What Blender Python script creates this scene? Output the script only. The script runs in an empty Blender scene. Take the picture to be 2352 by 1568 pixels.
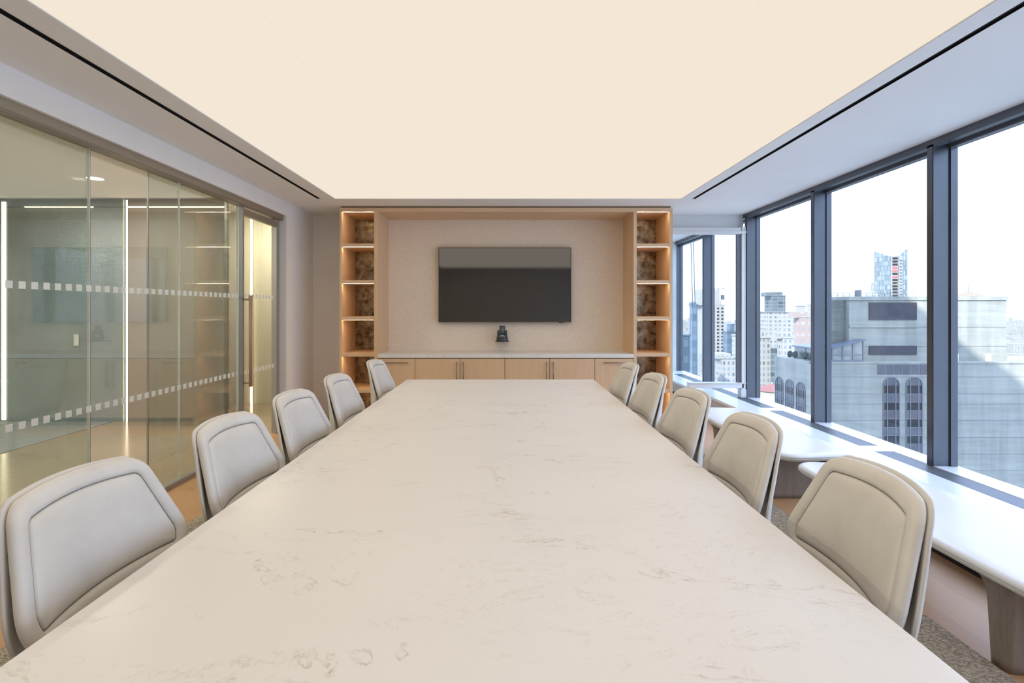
import bpy, bmesh, math, random
from mathutils import Vector, Matrix
random.seed(7)
C = bpy.context.scene.collection
H = 1.38            # eye height
F = 1185.0          # focal length in pixels of a 2352 wide frame
VX, VY = 1163.0, 710.0

# ------------------------------------------------------------------ camera
cam = bpy.data.cameras.new('camera'); co = bpy.data.objects.new('camera', cam); C.objects.link(co)
cam.sensor_width = 36.0; cam.lens = F / 2352 * 36
cam.shift_x = (1176 - VX) / 2352; cam.shift_y = -(784 - VY) / 2352
co.location = (0, 0, H); co.rotation_euler = (math.pi / 2, 0, 0)
cam.clip_start = 0.02; cam.clip_end = 20000
bpy.context.scene.camera = co

# ------------------------------------------------------------------ colour management
vs = bpy.context.scene.view_settings
bpy.context.scene.display_settings.display_device = 'sRGB'
vs.view_transform = 'Standard'; vs.look = 'None'; vs.gamma = 1.0; vs.use_curve_mapping = False
vs.exposure = 0.12

# ------------------------------------------------------------------ world: clear cool sky, white at the horizon
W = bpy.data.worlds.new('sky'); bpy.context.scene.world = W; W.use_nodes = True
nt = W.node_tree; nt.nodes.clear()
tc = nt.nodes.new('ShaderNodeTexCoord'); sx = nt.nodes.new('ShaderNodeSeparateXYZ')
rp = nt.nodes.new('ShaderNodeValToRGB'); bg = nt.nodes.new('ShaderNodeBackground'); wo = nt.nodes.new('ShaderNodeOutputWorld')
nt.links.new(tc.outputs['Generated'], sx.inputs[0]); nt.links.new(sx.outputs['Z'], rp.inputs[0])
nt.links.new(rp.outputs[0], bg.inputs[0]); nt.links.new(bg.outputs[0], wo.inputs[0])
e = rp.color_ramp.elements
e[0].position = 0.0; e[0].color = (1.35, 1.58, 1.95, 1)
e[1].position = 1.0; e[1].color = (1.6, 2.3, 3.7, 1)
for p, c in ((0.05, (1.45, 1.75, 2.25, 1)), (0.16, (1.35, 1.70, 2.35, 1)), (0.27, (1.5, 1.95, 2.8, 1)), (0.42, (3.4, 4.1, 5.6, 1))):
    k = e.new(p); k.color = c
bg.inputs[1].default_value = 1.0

# ------------------------------------------------------------------ sun: from behind the tower, low, never enters the room
sl = bpy.data.lights.new('sun', 'SUN'); so = bpy.data.objects.new('sun', sl); C.objects.link(so)
sl.energy = 8.0; sl.color = (1.0, 0.96, 0.86); sl.angle = math.radians(0.6)
so.rotation_euler = Vector((1, 1, -0.823)).to_track_quat('-Z', 'Y').to_euler()

# ------------------------------------------------------------------ materials
MATS = {}
def newmat(name):
    m = bpy.data.materials.new(name); m.use_nodes = True; MATS[name] = m
    return m, m.node_tree, m.node_tree.nodes['Principled BSDF']
def coords(nt, scale=(1, 1, 1), kind='Object'):
    t = nt.nodes.new('ShaderNodeTexCoord'); mp = nt.nodes.new('ShaderNodeMapping')
    nt.links.new(t.outputs[kind], mp.inputs[0]); mp.inputs['Scale'].default_value = scale
    return mp.outputs[0]
def noise(nt, vec, scale, detail=4, rough=0.5, dist=0.0):
    n = nt.nodes.new('ShaderNodeTexNoise'); n.inputs['Scale'].default_value = scale
    n.inputs['Detail'].default_value = detail; n.inputs['Roughness'].default_value = rough
    n.inputs['Distortion'].default_value = dist; nt.links.new(vec, n.inputs['Vector']); return n.outputs['Fac']
def ramp(nt, fac, stops):
    r = nt.nodes.new('ShaderNodeValToRGB'); nt.links.new(fac, r.inputs[0]); el = r.color_ramp.elements
    el[0].position, el[0].color = stops[0][0], tuple(stops[0][1]) + (1,)
    el[1].position, el[1].color = stops[-1][0], tuple(stops[-1][1]) + (1,)
    for p, c in stops[1:-1]:
        k = el.new(p); k.color = tuple(c) + (1,)
    return r.outputs[0]
def math_(nt, op, a, b=None, clamp=False):
    n = nt.nodes.new('ShaderNodeMath'); n.operation = op; n.use_clamp = clamp
    for i, v in enumerate((a, b)):
        if v is None: continue
        if isinstance(v, (int, float)): n.inputs[i].default_value = v
        else: nt.links.new(v, n.inputs[i])
    return n.outputs[0]
def mixc(nt, fac, a, b):
    n = nt.nodes.new('ShaderNodeMix'); n.data_type = 'RGBA'
    if isinstance(fac, (int, float)): n.inputs[0].default_value = fac
    else: nt.links.new(fac, n.inputs[0])
    for i, v in ((6, a), (7, b)):
        if isinstance(v, tuple): n.inputs[i].default_value = v + (1,)
        else: nt.links.new(v, n.inputs[i])
    return n.outputs[2]
def bump(nt, b, h, strength=0.2, dist=0.01):
    n = nt.nodes.new('ShaderNodeBump'); n.inputs['Strength'].default_value = strength; n.inputs['Distance'].default_value = dist
    nt.links.new(h, n.inputs['Height']); nt.links.new(n.outputs[0], b.inputs['Normal'])
def plain(name, col, rough=0.5, metal=0.0, var=0.06, scale=6, bmp=0.0, ior=1.45):
    m, nt, b = newmat(name)
    v = coords(nt); f = noise(nt, v, scale, 3)
    lo = tuple(c * (1 - var) for c in col); hi = tuple(min(1, c * (1 + var)) for c in col)
    nt.links.new(ramp(nt, f, [(0.3, lo), (0.7, hi)]), b.inputs['Base Color'])
    b.inputs['Roughness'].default_value = rough; b.inputs['Metallic'].default_value = metal; b.inputs['IOR'].default_value = ior
    if bmp: bump(nt, b, noise(nt, v, scale * 20, 4), bmp, 0.004)
    return m
def emit(name, col, s):
    m, nt, b = newmat(name); nt.nodes.remove(b)
    e = nt.nodes.new('ShaderNodeEmission'); e.inputs[0].default_value = col + (1,); e.inputs[1].default_value = s
    nt.links.new(e.outputs[0], nt.nodes['Material Output'].inputs[0]); return m
def glass(name, tint, ior=1.5, rough=0.0, bmp=None):
    m, nt, b = newmat(name); nt.nodes.remove(b)
    t = nt.nodes.new('ShaderNodeBsdfTransparent'); t.inputs[0].default_value = tint + (1,)
    g = nt.nodes.new('ShaderNodeBsdfGlossy'); g.inputs['Roughness'].default_value = rough
    fr = nt.nodes.new('ShaderNodeFresnel'); fr.inputs[0].default_value = ior
    mx = nt.nodes.new('ShaderNodeMixShader'); nt.links.new(fr.outputs[0], mx.inputs[0])
    # the same air-to-glass reflectance from both faces of the sheet
    geo = nt.nodes.new('ShaderNodeNewGeometry')
    fr2 = nt.nodes.new('ShaderNodeFresnel'); fr2.inputs[0].default_value = 1 / ior
    nt.links.new(t.outputs[0], mx.inputs[1]); nt.links.new(g.outputs[0], mx.inputs[2])
    # IOR input: ior for front faces and 1/ior for back faces, which Cycles inverts
    mi = nt.nodes.new('ShaderNodeMix'); mi.data_type = 'FLOAT'; mi.inputs[2].default_value = ior; mi.inputs[3].default_value = 1 / ior
    nt.links.new(geo.outputs['Backfacing'], mi.inputs[0]); nt.links.new(mi.outputs[0], fr.inputs[0])
    nt.nodes.remove(fr2)
    nt.links.new(mx.outputs[0], nt.nodes['Material Output'].inputs[0]); return m
def wood(name, c1, c2, axis='z', rough=0.45, fine=1.0):
    m, nt, b = newmat(name)
    sc = {'z': (14, 14, 0.9), 'x': (0.9, 14, 14), 'y': (14, 0.9, 14)}[axis]
    v = coords(nt, tuple(s * fine for s in sc)); f = noise(nt, v, 1.4, 6, 0.6, 0.4)
    v2 = coords(nt, tuple(s * 9 * fine for s in sc)); f2 = noise(nt, v2, 1.5, 3)
    f3 = math_(nt, 'ADD', math_(nt, 'MULTIPLY', f, 0.7), math_(nt, 'MULTIPLY', f2, 0.3))
    nt.links.new(ramp(nt, f3, [(0.3, c1), (0.7, c2)]), b.inputs['Base Color'])
    b.inputs['Roughness'].default_value = rough; bump(nt, b, f2, 0.05, 0.002); return m

def marble(name, base, base2, vein, strength, s=1.0):
    m, nt, b = newmat(name)
    v = coords(nt, (0.9 * s, 1.6 * s, 1.0 * s))
    n1 = noise(nt, v, 1.15, 9, 0.62, 0.9)
    a = math_(nt, 'ABSOLUTE', math_(nt, 'SUBTRACT', n1, 0.5))
    v1 = ramp(nt, a, [(0.0, (1, 1, 1)), (0.003, (0.5, 0.5, 0.5)), (0.012, (0, 0, 0))])
    mask = ramp(nt, noise(nt, coords(nt, (0.9 * s, 2.0 * s, 1)), 1.6, 3, 0.5, 0.3), [(0.46, (0, 0, 0)), (0.62, (1, 1, 1))])
    sp = ramp(nt, noise(nt, coords(nt), 26 * s, 5, 0.7), [(0.42, (0.12, 0.12, 0.12)), (0.62, (1, 1, 1))])
    f = math_(nt, 'MULTIPLY', math_(nt, 'MULTIPLY', v1, mask), sp)
    n2 = noise(nt, coords(nt, (1.2 * s, 2.0 * s, 1)), 2.3, 10, 0.68, 1.6)
    a2 = math_(nt, 'ABSOLUTE', math_(nt, 'SUBTRACT', n2, 0.48))
    v2 = ramp(nt, a2, [(0.0, (0.55, 0.55, 0.55)), (0.009, (0, 0, 0))])
    mask2 = ramp(nt, noise(nt, coords(nt, (0.8 * s, 1.7 * s, 1)), 1.1, 2), [(0.52, (0, 0, 0)), (0.64, (1, 1, 1))])
    f = math_(nt, 'ADD', f, math_(nt, 'MULTIPLY', math_(nt, 'MULTIPLY', v2, mask2), sp), True)
    cl = ramp(nt, noise(nt, v, 0.9, 3), [(0.3, base), (0.7, base2)])
    nt.links.new(mixc(nt, math_(nt, 'MULTIPLY', f, strength), cl, vein), b.inputs['Base Color'])
    b.inputs['Roughness'].default_value = 0.32; return m

M = {}
M['quartz'] = marble('white_quartz', (0.84, 0.80, 0.75), (0.87, 0.83, 0.78), (0.36, 0.28, 0.18), 0.75, 1.35)
M['quartz'].node_tree.nodes['Principled BSDF'].inputs['Roughness'].default_value = 0.38
M['marble'] = marble('grey_marble', (0.42, 0.50, 0.52), (0.62, 0.68, 0.70), (0.20, 0.24, 0.26), 0.7, 1.6)
M['wall'] = plain('painted_wall', (0.86, 0.835, 0.80), 0.75, var=0.02, scale=3)
M['white'] = plain('white_paint', (0.74, 0.75, 0.75), 0.6, var=0.015)
M['ceil'] = plain('ceiling_paint', (0.88, 0.87, 0.85), 0.8, var=0.012, scale=2)
M['black'] = plain('black_channel', (0.006, 0.006, 0.007), 0.7)
M['darkbase'] = plain('dark_plinth', (0.03, 0.03, 0.03), 0.6)
M['oak'] = wood('pale_oak', (0.69, 0.455, 0.265), (0.82, 0.58, 0.365), 'z')
M['oakx'] = wood('pale_oak_shelf', (0.69, 0.455, 0.265), (0.82, 0.58, 0.365), 'x')
M['walnut'] = wood('grey_oak', (0.20, 0.16, 0.125), (0.36, 0.295, 0.235), 'z', 0.5)
M['handlewood'] = wood('handle_wood', (0.40, 0.24, 0.16), (0.52, 0.33, 0.22), 'z', 0.4)
M['bronze'] = plain('brushed_bronze', (0.23, 0.19, 0.155), 0.35, 0.9)
M['steel'] = plain('satin_nickel', (0.42, 0.38, 0.31), 0.42, 0.85, 0.03)
M['alu'] = plain('grey_aluminium', (0.42, 0.42, 0.42), 0.4, 0.7, 0.03)
M['track'] = plain('champagne_track', (0.36, 0.315, 0.25), 0.45, 0.6, 0.03)
M['mullion'] = plain('dark_grey_aluminium', (0.115, 0.125, 0.145), 0.28, 0.6, 0.04)
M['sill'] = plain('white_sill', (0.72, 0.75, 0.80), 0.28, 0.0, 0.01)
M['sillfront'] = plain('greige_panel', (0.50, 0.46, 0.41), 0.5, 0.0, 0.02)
M['leather'] = plain('pale_leather', (0.74, 0.705, 0.65), 0.42, 0.0, 0.06, 9, 0.12)
M['leather2'] = plain('shell_leather', (0.72, 0.69, 0.64), 0.42, 0.0, 0.03, 9, 0.06)
M['benchleather'] = plain('bench_leather', (0.72, 0.70, 0.68), 0.33, 0.0, 0.03, 5, 0.03)
M['cream'] = plain('cream_plastic', (0.72, 0.68, 0.58), 0.5)
M['tvframe'] = plain('dark_bezel', (0.03, 0.03, 0.032), 0.35, 0.5)
M['screen'] = plain('glossy_screen', (0.012, 0.012, 0.013), 0.045, 0.0, 0.02, 1, 0, 2.3)
M['camblack'] = plain('camera_charcoal', (0.05, 0.055, 0.06), 0.32, 0.2)
M['camsilver'] = plain('camera_silver', (0.55, 0.58, 0.62), 0.3, 0.6)
M['lens'] = plain('lens_dark', (0.01, 0.012, 0.015), 0.05)
M['frost'] = plain('frosted_film', (0.84, 0.85, 0.78), 0.6)
M['switch'] = plain('switch_white', (0.75, 0.74, 0.68), 0.4)
M['led'] = emit('led_warm', (1.0, 0.73, 0.40), 85.0)
M['led2'] = emit('led_corridor', (1.0, 0.80, 0.55), 6.0)
M['ledw'] = emit('downlight_disc', (1.0, 0.86, 0.62), 7.0)
M['glow'] = emit('luminous_membrane', (0.835, 0.735, 0.615), 1.0)
M['glowseam'] = emit('membrane_seam', (0.77, 0.68, 0.57), 1.0)
M['glass'] = glass('window_glass', (0.985, 0.995, 1.0), 1.22)
M['pglass'] = glass('partition_glass', (0.92, 0.935, 0.93), 1.95)
M['pglass2'] = glass('tinted_partition_glass', (0.88, 0.93, 0.91), 1.52)
# woven wall covering
m, nt, b = newmat('woven_wallcovering'); M['fabric'] = m
f = noise(nt, coords(nt, (260, 260, 30)), 1, 3); f2 = noise(nt, coords(nt, (30, 30, 260)), 1, 3)
f3 = math_(nt, 'MULTIPLY', math_(nt, 'ADD', f, f2), 0.5)
nt.links.new(ramp(nt, f3, [(0.35, (0.80, 0.67, 0.54)), (0.65, (0.94, 0.82, 0.69))]), b.inputs['Base Color']); b.inputs['Roughness'].default_value = 0.85
# wood floor planks
m, nt, b = newmat('oak_floor'); M['floor'] = m
br = nt.nodes.new('ShaderNodeTexBrick'); mp = nt.nodes.new('ShaderNodeMapping'); t = nt.nodes.new('ShaderNodeTexCoord')
mp.inputs['Rotation'].default_value = (0, 0, math.pi / 2); nt.links.new(t.outputs['Object'], mp.inputs[0]); nt.links.new(mp.outputs[0], br.inputs['Vector'])
br.inputs['Scale'].default_value = 1; br.inputs['Brick Width'].default_value = 1.9; br.inputs['Row Height'].default_value = 0.22; br.inputs['Mortar Size'].default_value = 0.0012
br.inputs['Color1'].default_value = (0.45, 0.245, 0.115, 1); br.inputs['Color2'].default_value = (0.52, 0.29, 0.14, 1); br.inputs['Mortar'].default_value = (0.30, 0.17, 0.09, 1)
g = noise(nt, coords(nt, (22, 1.2, 1)), 1.6, 6, 0.6, 0.3)
nt.links.new(mixc(nt, math_(nt, 'MULTIPLY', g, 0.45), br.outputs[0], (0.57, 0.34, 0.18)), b.inputs['Base Color'])
b.inputs['Roughness'].default_value = 0.42; bump(nt, b, g, 0.03, 0.002)
# carpet
m, nt, b = newmat('woven_carpet'); M['carpet'] = m
f = noise(nt, coords(nt, (70, 110, 60)), 1, 6, 0.8)
nt.links.new(ramp(nt, f, [(0.36, (0.17, 0.135, 0.09)), (0.5, (0.42, 0.355, 0.27)), (0.62, (0.70, 0.62, 0.49))]), b.inputs['Base Color'])
b.inputs['Roughness'].default_value = 0.95; bump(nt, b, f, 0.6, 0.01)
# antique mirror
m, nt, b = newmat('antique_mirror'); M['antique'] = m
f = noise(nt, coords(nt), 11, 8, 0.65, 0.2)
nt.links.new(ramp(nt, f, [(0.36, (0.10, 0.065, 0.03)), (0.52, (0.30, 0.25, 0.185)), (0.68, (0.46, 0.44, 0.39))]), b.inputs['Base Color'])
b.inputs['Metallic'].default_value = 0.75; b.inputs['Roughness'].default_value = 0.28; bump(nt, b, f, 0.15, 0.01)
# corridor surfaces
M['cfloor'] = plain('polished_tan_floor', (0.38, 0.31, 0.23), 0.16, 0, 0.04, 2, 0.02)
M['cfloor2'] = plain('grey_carpet_tile', (0.28, 0.30, 0.32), 0.7, 0, 0.08)
M['taupe'] = plain('taupe_wall', (0.29, 0.27, 0.245), 0.6, 0, 0.02)
M['cgrey'] = plain('grey_textured_glass', (0.30, 0.37, 0.39), 0.22, 0.3, 0.10, 3, 0.9)
M['cdoor'] = plain('pale_lit_wall', (0.78, 0.78, 0.66), 0.6, 0, 0.02)
M['cceil'] = plain('corridor_ceiling_paint', (0.90, 0.86, 0.79), 0.8, 0, 0.01)
# louvre grille
m, nt, b = newmat('linear_grille'); M['grille'] = m
b.inputs['Metallic'].default_value = 0.6; b.inputs['Roughness'].default_value = 0.4; b.inputs['Base Color'].default_value = (0.30, 0.33, 0.37, 1)

# exterior
def facade(name, wall, win, bw, bh, mortar=0.35, rough=0.6, spec=None):
    m, nt, b = newmat(name)
    t = nt.nodes.new('ShaderNodeTexCoord'); s = nt.nodes.new('ShaderNodeSeparateXYZ'); nt.links.new(t.outputs['Object'], s.inputs[0])
    cx = nt.nodes.new('ShaderNodeCombineXYZ'); nt.links.new(math_(nt, 'ADD', s.outputs[0], s.outputs[1]), cx.inputs[0]); nt.links.new(s.outputs[2], cx.inputs[1])
    br = nt.nodes.new('ShaderNodeTexBrick'); nt.links.new(cx.outputs[0], br.inputs['Vector'])
    br.offset = 0.0; br.inputs['Scale'].default_value = 1; br.inputs['Brick Width'].default_value = bw; br.inputs['Row Height'].default_value = bh
    br.inputs['Mortar Size'].default_value = mortar * min(bw, bh); br.inputs['Mortar Smooth'].default_value = 0.0
    br.inputs['Color1'].default_value = win + (1,); br.inputs['Color2'].default_value = tuple(min(1, c * 1.9 + 0.04) for c in win) + (1,); br.inputs['Mortar'].default_value = wall + (1,)
    nt.links.new(br.outputs[0], b.inputs['Base Color']); b.inputs['Roughness'].default_value = rough; return m
M['f_white'] = facade('white_stone_facade', (0.27, 0.266, 0.24), (0.085, 0.10, 0.11), 2.3, 2.9, 0.27)
M['f_cream'] = facade('cream_facade', (0.26, 0.256, 0.235), (0.085, 0.10, 0.105), 3.4, 3.0, 0.26)
M['f_grey'] = facade('grey_curtain_wall', (0.12, 0.135, 0.135), (0.03, 0.045, 0.05), 6.0, 3.6, 0.15, 0.3)
M['f_blue'] = facade('blue_glass_facade', (0.05, 0.08, 0.105), (0.035, 0.055, 0.08), 2.5, 3.6, 0.12, 0.25)
M['f_brick'] = facade('brick_facade', (0.25, 0.19, 0.16), (0.15, 0.14, 0.14), 4.5, 3.8, 0.25)
M['f_glass'] = facade('pale_glass_tower', (0.075, 0.10, 0.115), (0.11, 0.14, 0.155), 1.6, 4.2, 0.10, 0.3)
M['roofgrey'] = plain('roof_grey', (0.15, 0.16, 0.17), 0.7)
M['redroof'] = plain('rust_roof', (0.20, 0.085, 0.075), 0.7)
M['ground'] = plain('city_ground', (0.30, 0.33, 0.35), 0.9, 0, 0.4, 0.02)
M['plant'] = plain('dark_shrub', (0.03, 0.05, 0.04), 0.8)
M['winglass'] = plain('dark_window_glass', (0.02, 0.022, 0.028), 0.15, 0.2, 0.3, 0.3)
M['winglass2'] = plain('grey_spandrel', (0.085, 0.09, 0.105), 0.35, 0.2, 0.15, 0.5)
M['louvre'] = plain('slate_panel', (0.04, 0.043, 0.055), 0.5, 0.2, 0.2, 0.5)
M['sunpeach'] = plain('tan_parapet', (0.20, 0.16, 0.11), 0.7)
M['pink'] = plain('pink_netting', (0.42, 0.10, 0.11), 0.8)
m, nt, b = newmat('concrete'); M['conc'] = m
f = noise(nt, coords(nt, (0.05, 0.05, 0.7)), 1.0, 8, 0.7); f2 = noise(nt, coords(nt, (0.5, 0.5, 0.05)), 1.0, 5, 0.6)
f3 = math_(nt, 'MULTIPLY', math_(nt, 'ADD', f, f2), 0.5)
nt.links.new(ramp(nt, f3, [(0.38, (0.20, 0.21, 0.19)), (0.6, (0.295, 0.30, 0.265))]), b.inputs['Base Color']); b.inputs['Roughness'].default_value = 0.85
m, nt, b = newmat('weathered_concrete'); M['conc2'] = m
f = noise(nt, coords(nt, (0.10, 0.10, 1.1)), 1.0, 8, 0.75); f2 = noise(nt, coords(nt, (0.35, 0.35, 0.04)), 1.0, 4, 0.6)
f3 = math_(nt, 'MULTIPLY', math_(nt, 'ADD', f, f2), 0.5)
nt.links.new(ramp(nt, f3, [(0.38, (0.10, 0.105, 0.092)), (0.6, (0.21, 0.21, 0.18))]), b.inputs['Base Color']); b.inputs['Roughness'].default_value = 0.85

# ------------------------------------------------------------------ builders
def add_box(bm, x0, x1, y0, y1, z0, z1, bevel=0.0, seg=2):
    b2 = bmesh.new(); bmesh.ops.create_cube(b2, size=1)
    for v in b2.verts:
        v.co = Vector(((x0 + x1) / 2 + v.co.x * abs(x1 - x0), (y0 + y1) / 2 + v.co.y * abs(y1 - y0), (z0 + z1) / 2 + v.co.z * abs(z1 - z0)))
    if bevel: bmesh.ops.bevel(b2, geom=b2.edges[:], offset=bevel, segments=seg, affect='EDGES', profile=0.5)
    tmp = bpy.data.meshes.new('t'); b2.to_mesh(tmp); b2.free(); bm.from_mesh(tmp); bpy.data.meshes.remove(tmp)
def add_cyl(bm, p0, p1, r0, r1=None, n=20, caps=True):
    r1 = r0 if r1 is None else r1; p0 = Vector(p0); p1 = Vector(p1); d = p1 - p0
    q = d.to_track_quat('Z', 'Y'); A = []; B = []
    for i in range(n):
        a = 2 * math.pi * i / n; o = Vector((math.cos(a), math.sin(a), 0))
        A.append(bm.verts.new(p0 + q @ (o * r0))); B.append(bm.verts.new(p1 + q @ (o * r1)))
    for i in range(n): bm.faces.new((A[i], A[(i + 1) % n], B[(i + 1) % n], B[i]))
    if caps: bm.faces.new(A[::-1]); bm.faces.new(B)
def add_prism(bm, pts, ax, a0, a1):
    """extrude 2D outline pts along axis ax (0 x, 1 y, 2 z)"""
    def mk(p, a):
        l = list(p); l.insert(ax, a); return Vector(l)
    A = [bm.verts.new(mk(p, a0)) for p in pts]; B = [bm.verts.new(mk(p, a1)) for p in pts]; n = len(pts)
    for i in range(n): bm.faces.new((A[i], A[(i + 1) % n], B[(i + 1) % n], B[i]))
    bm.faces.new(A[::-1]); bm.faces.new(B)
def tagit(o, label=None, cat=None, group=None, kind=None):
    if label: o['label'] = label
    if cat: o['category'] = cat
    if group: o['group'] = group
    if kind: o['kind'] = kind
    return o
def obj(name, bm, mat, parent=None, smooth=False, label=None, cat=None, group=None, kind=None):
    bmesh.ops.recalc_face_normals(bm, faces=bm.faces[:])
    me = bpy.data.meshes.new(name); bm.to_mesh(me); bm.free()
    if smooth:
        for p in me.polygons: p.use_smooth = True
    me.materials.append(mat); o = bpy.data.objects.new(name, me); C.objects.link(o); o.parent = parent
    return tagit(o, label, cat, group, kind)
def box(name, x0, x1, y0, y1, z0, z1, mat, parent=None, bevel=0.0, **k):
    bm = bmesh.new(); add_box(bm, x0, x1, y0, y1, z0, z1, bevel); return obj(name, bm, mat, parent, **k)
def empty(name, loc=(0, 0, 0), rz=0, label=None, cat=None, group=None, kind=None):
    o = bpy.data.objects.new(name, None); C.objects.link(o); o.location = loc; o.rotation_euler = (0, 0, rz); o.empty_display_size = 0.05
    return tagit(o, label, cat, group, kind)
def copy_tree(o, parent=None):
    c = o.copy(); C.objects.link(c); c.parent = parent
    for ch in list(o.children): copy_tree(ch, c)
    return c
def S(**k): k['kind'] = 'structure'; return k

# ------------------------------------------------------------------ room dimensions
ZC = 2.597; XL = -2.49; XR = 3.05; XG = 3.21; YB = 6.646; YN = -2.3; ZS = 0.26
# ---- floor
box('floor', -2.62, 3.25, YN, 9.6, -0.1, 0.0, M['floor'], **S())
# ---- ceiling (frame round the luminous field, with two slots)
CX0, CX1, CY1, CY0 = -1.895, 1.935, 5.70, -1.95
bm = bmesh.new()
zt = ZC + 0.12
add_box(bm, -2.62, -2.083, YN, YB + 0.2, ZC, zt); add_box(bm, -2.045, CX0, YN, YB + 0.2, ZC, zt)
add_box(bm, -2.083, -2.045, CY1, YB + 0.2, ZC, zt); add_box(bm, -2.083, -2.045, YN, -1.9, ZC, zt)
add_box(bm, CX0, CX1, CY1, YB + 0.2, ZC, zt); add_box(bm, CX0, CX1, YN, CY0, ZC, zt)
add_box(bm, CX1, 2.045, YN, YB + 0.2, ZC, zt); add_box(bm, 2.082, XR + 0.02, YN, 9.4, ZC, zt)
add_box(bm, 2.045, 2.082, CY1, YB + 0.2, ZC, zt); add_box(bm, 2.045, 2.082, YN, -1.9, ZC, zt)
add_box(bm, 1.5, 2.082, YB + 0.2, 9.4, ZC, zt)
obj('ceiling', bm, M['ceil'], **S())
for x0, x1, side in ((-2.083, -2.045, 'glass wall'), (2.045, 2.082, 'windows')):
    t = empty('slot_diffuser', ((x0 + x1) / 2, 2, ZC), 0, 'long thin black linear air slot in the ceiling nearest the ' + side, 'air diffuser', 'linear ceiling slots')
    w = (x1 - x0) / 2
    bm = bmesh.new(); add_box(bm, -w, w, -3.9, 3.7, 0.06, 0.10); add_box(bm, -w, -w + 0.003, -3.9, 3.7, 0.0, 0.06); add_box(bm, w - 0.003, w, -3.9, 3.7, 0.0, 0.06)
    obj('channel', bm, M['black'], t)
    box('vane', -0.003, 0.003, -3.9, 3.7, 0.006, 0.05, M['black'], t)
# ---- luminous ceiling
t = empty('luminous_ceiling', (0, 0, ZC), 0, 'large glowing cream stretch panel filling the middle of the ceiling', 'ceiling light')
box('diffuser', CX0, CX1, CY0, CY1, 0.006, 0.014, M['glow'], t)
bm = bmesh.new()
for a in ((CX0, CX0 + 0.004, CY0, CY1), (CX1 - 0.004, CX1, CY0, CY1), (CX0, CX1, CY1 - 0.004, CY1), (CX0, CX1, CY0, CY0 + 0.004)): add_box(bm, *a, 0.001, 0.006)
obj('edge_trim', bm, M['white'], t)
for x in (-1.01, 1.01): box('seam', x - 0.0012, x + 0.0012, CY0, CY1, 0.0054, 0.006, M['glowseam'], t)

# ---- left wall: header, end piece, near pier
JY = 5.843; HZ = 2.44
box('wall_left', -2.62, XL, JY, YB + 0.1, 0, ZC, M['wall'], **S())
box('wall_left', -2.62, XL, YN, JY, HZ, ZC, M['wall'], **S())
box('wall_back', -2.62, 1.955, YB, YB + 0.1, 0, ZC, M['wall'], **S())
box('wall_back', 1.955, XR, YB, YB + 0.1, 2.43, ZC, M['white'], **S())
box('wall_front', -2.62, 3.3, YN - 0.1, YN, 0, ZC, plain('rear_wall_panel', (0.42, 0.38, 0.33), 0.6), **S())
box('baseboard_back', XL, -1.965, YB - 0.012, YB, 0, 0.055, M['wall'], **S())
box('baseboard_left', XL, XL + 0.012, JY + 0.005, YB, 0, 0.055, M['wall'], **S())

# ---- glass partition on the left
GX = -2.60
t = empty('glass_partition', (GX, 0, 0), 0, 'frameless floor to ceiling glass wall on the left with dotted safety squares', 'glass wall')
ys = [YN, -1.23, -0.34, 0.55, 1.437, 2.323, 3.21, 4.097, 4.985]
for a, b_ in zip(ys[:-1], ys[1:]):
    p = box('glass_panel', -0.006, 0.006, a + 0.003, b_ - 0.003, 0.03, 2.40, M['pglass'], t)
    if b_ > 1.3:
        box('joint_seal', -0.0065, 0.0065, b_ - 0.003, b_ + 0.001, 0.03, 2.39, M['frost'], t)
bm = bmesh.new(); add_box(bm, -0.03, 0.085, YN, JY - 0.02, 2.385, HZ); add_box(bm, 0.02, 0.08, YN, JY - 0.02, 2.378, 2.385); obj('head_track', bm, M['track'], t)
box('bottom_channel', -0.025, 0.025, YN, 4.985, 0, 0.035, M['alu'], t)
bm = bmesh.new()
for zc in (1.51, 0.76):
    k = 0; y = 1.2
    while y < 4.95:
        add_box(bm, 0.0065, 0.0075, y, y + 0.040, zc - 0.02, zc + 0.02); y += 0.0735
obj('safety_squares', bm, M['frost'], t)['kind'] = 'stuff'
# parked inner leaves (second layer of glass)
for a, b_ in ((2.2, 3.31), (3.86, 4.96)):
    tt = empty('inner_glass_leaf', (-2.68, a, 0), 0, 'second tinted glass leaf behind the glass wall, ' + ('nearer the left picture edge' if a < 3 else 'just before the wooden door handle'), 'glass panel', 'tinted inner leaves')
    box('pane', -0.005, 0.005, 0, b_ - a, 0.01, 2.42, M['pglass2'], tt)
    box('edge_strip', -0.006, 0.006, b_ - a, b_ - a + 0.008, 0.01, 2.42, M['alu'], tt)
    box('edge_strip', -0.006, 0.006, -0.008, 0, 0.01, 2.42, M['alu'], tt)
# ---- glass door
t = empty('door_1', (GX + 0.03, 4.99, 0), 0, 'glass door with long round wooden pull and champagne top rail', 'door')
t['kind'] = 'structure'
box('door_pane', -0.006, 0.006, 0.03, 0.76, 0.02, 2.36, glass('door_glass', (0.97, 0.98, 0.94)), t)
box('door_stile', -0.02, 0.02, 0.0, 0.03, 0.01, 2.385, M['alu'], t)
box('top_rail', -0.02, 0.02, 0.03, 0.76, 2.295, 2.36, M['track'], t)
box('door_stile', -0.02, 0.02, 0.735, 0.76, 0.01, 2.295, M['alu'], t)
bm = bmesh.new()
for zc in (1.51, 0.76):
    y = 0.06
    while y < 0.70: add_box(bm, 0.0065, 0.0075, y, y + 0.040, zc - 0.02, zc + 0.02); y += 0.0735
obj('safety_squares', bm, M['frost'], t)
hd = obj('door_handle', (lambda b: (add_cyl(b, (0.09, 0.015, 0.63), (0.09, 0.015, 1.515), 0.0175, n=24), b)[1])(bmesh.new()), M['handlewood'], t, True)
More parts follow.
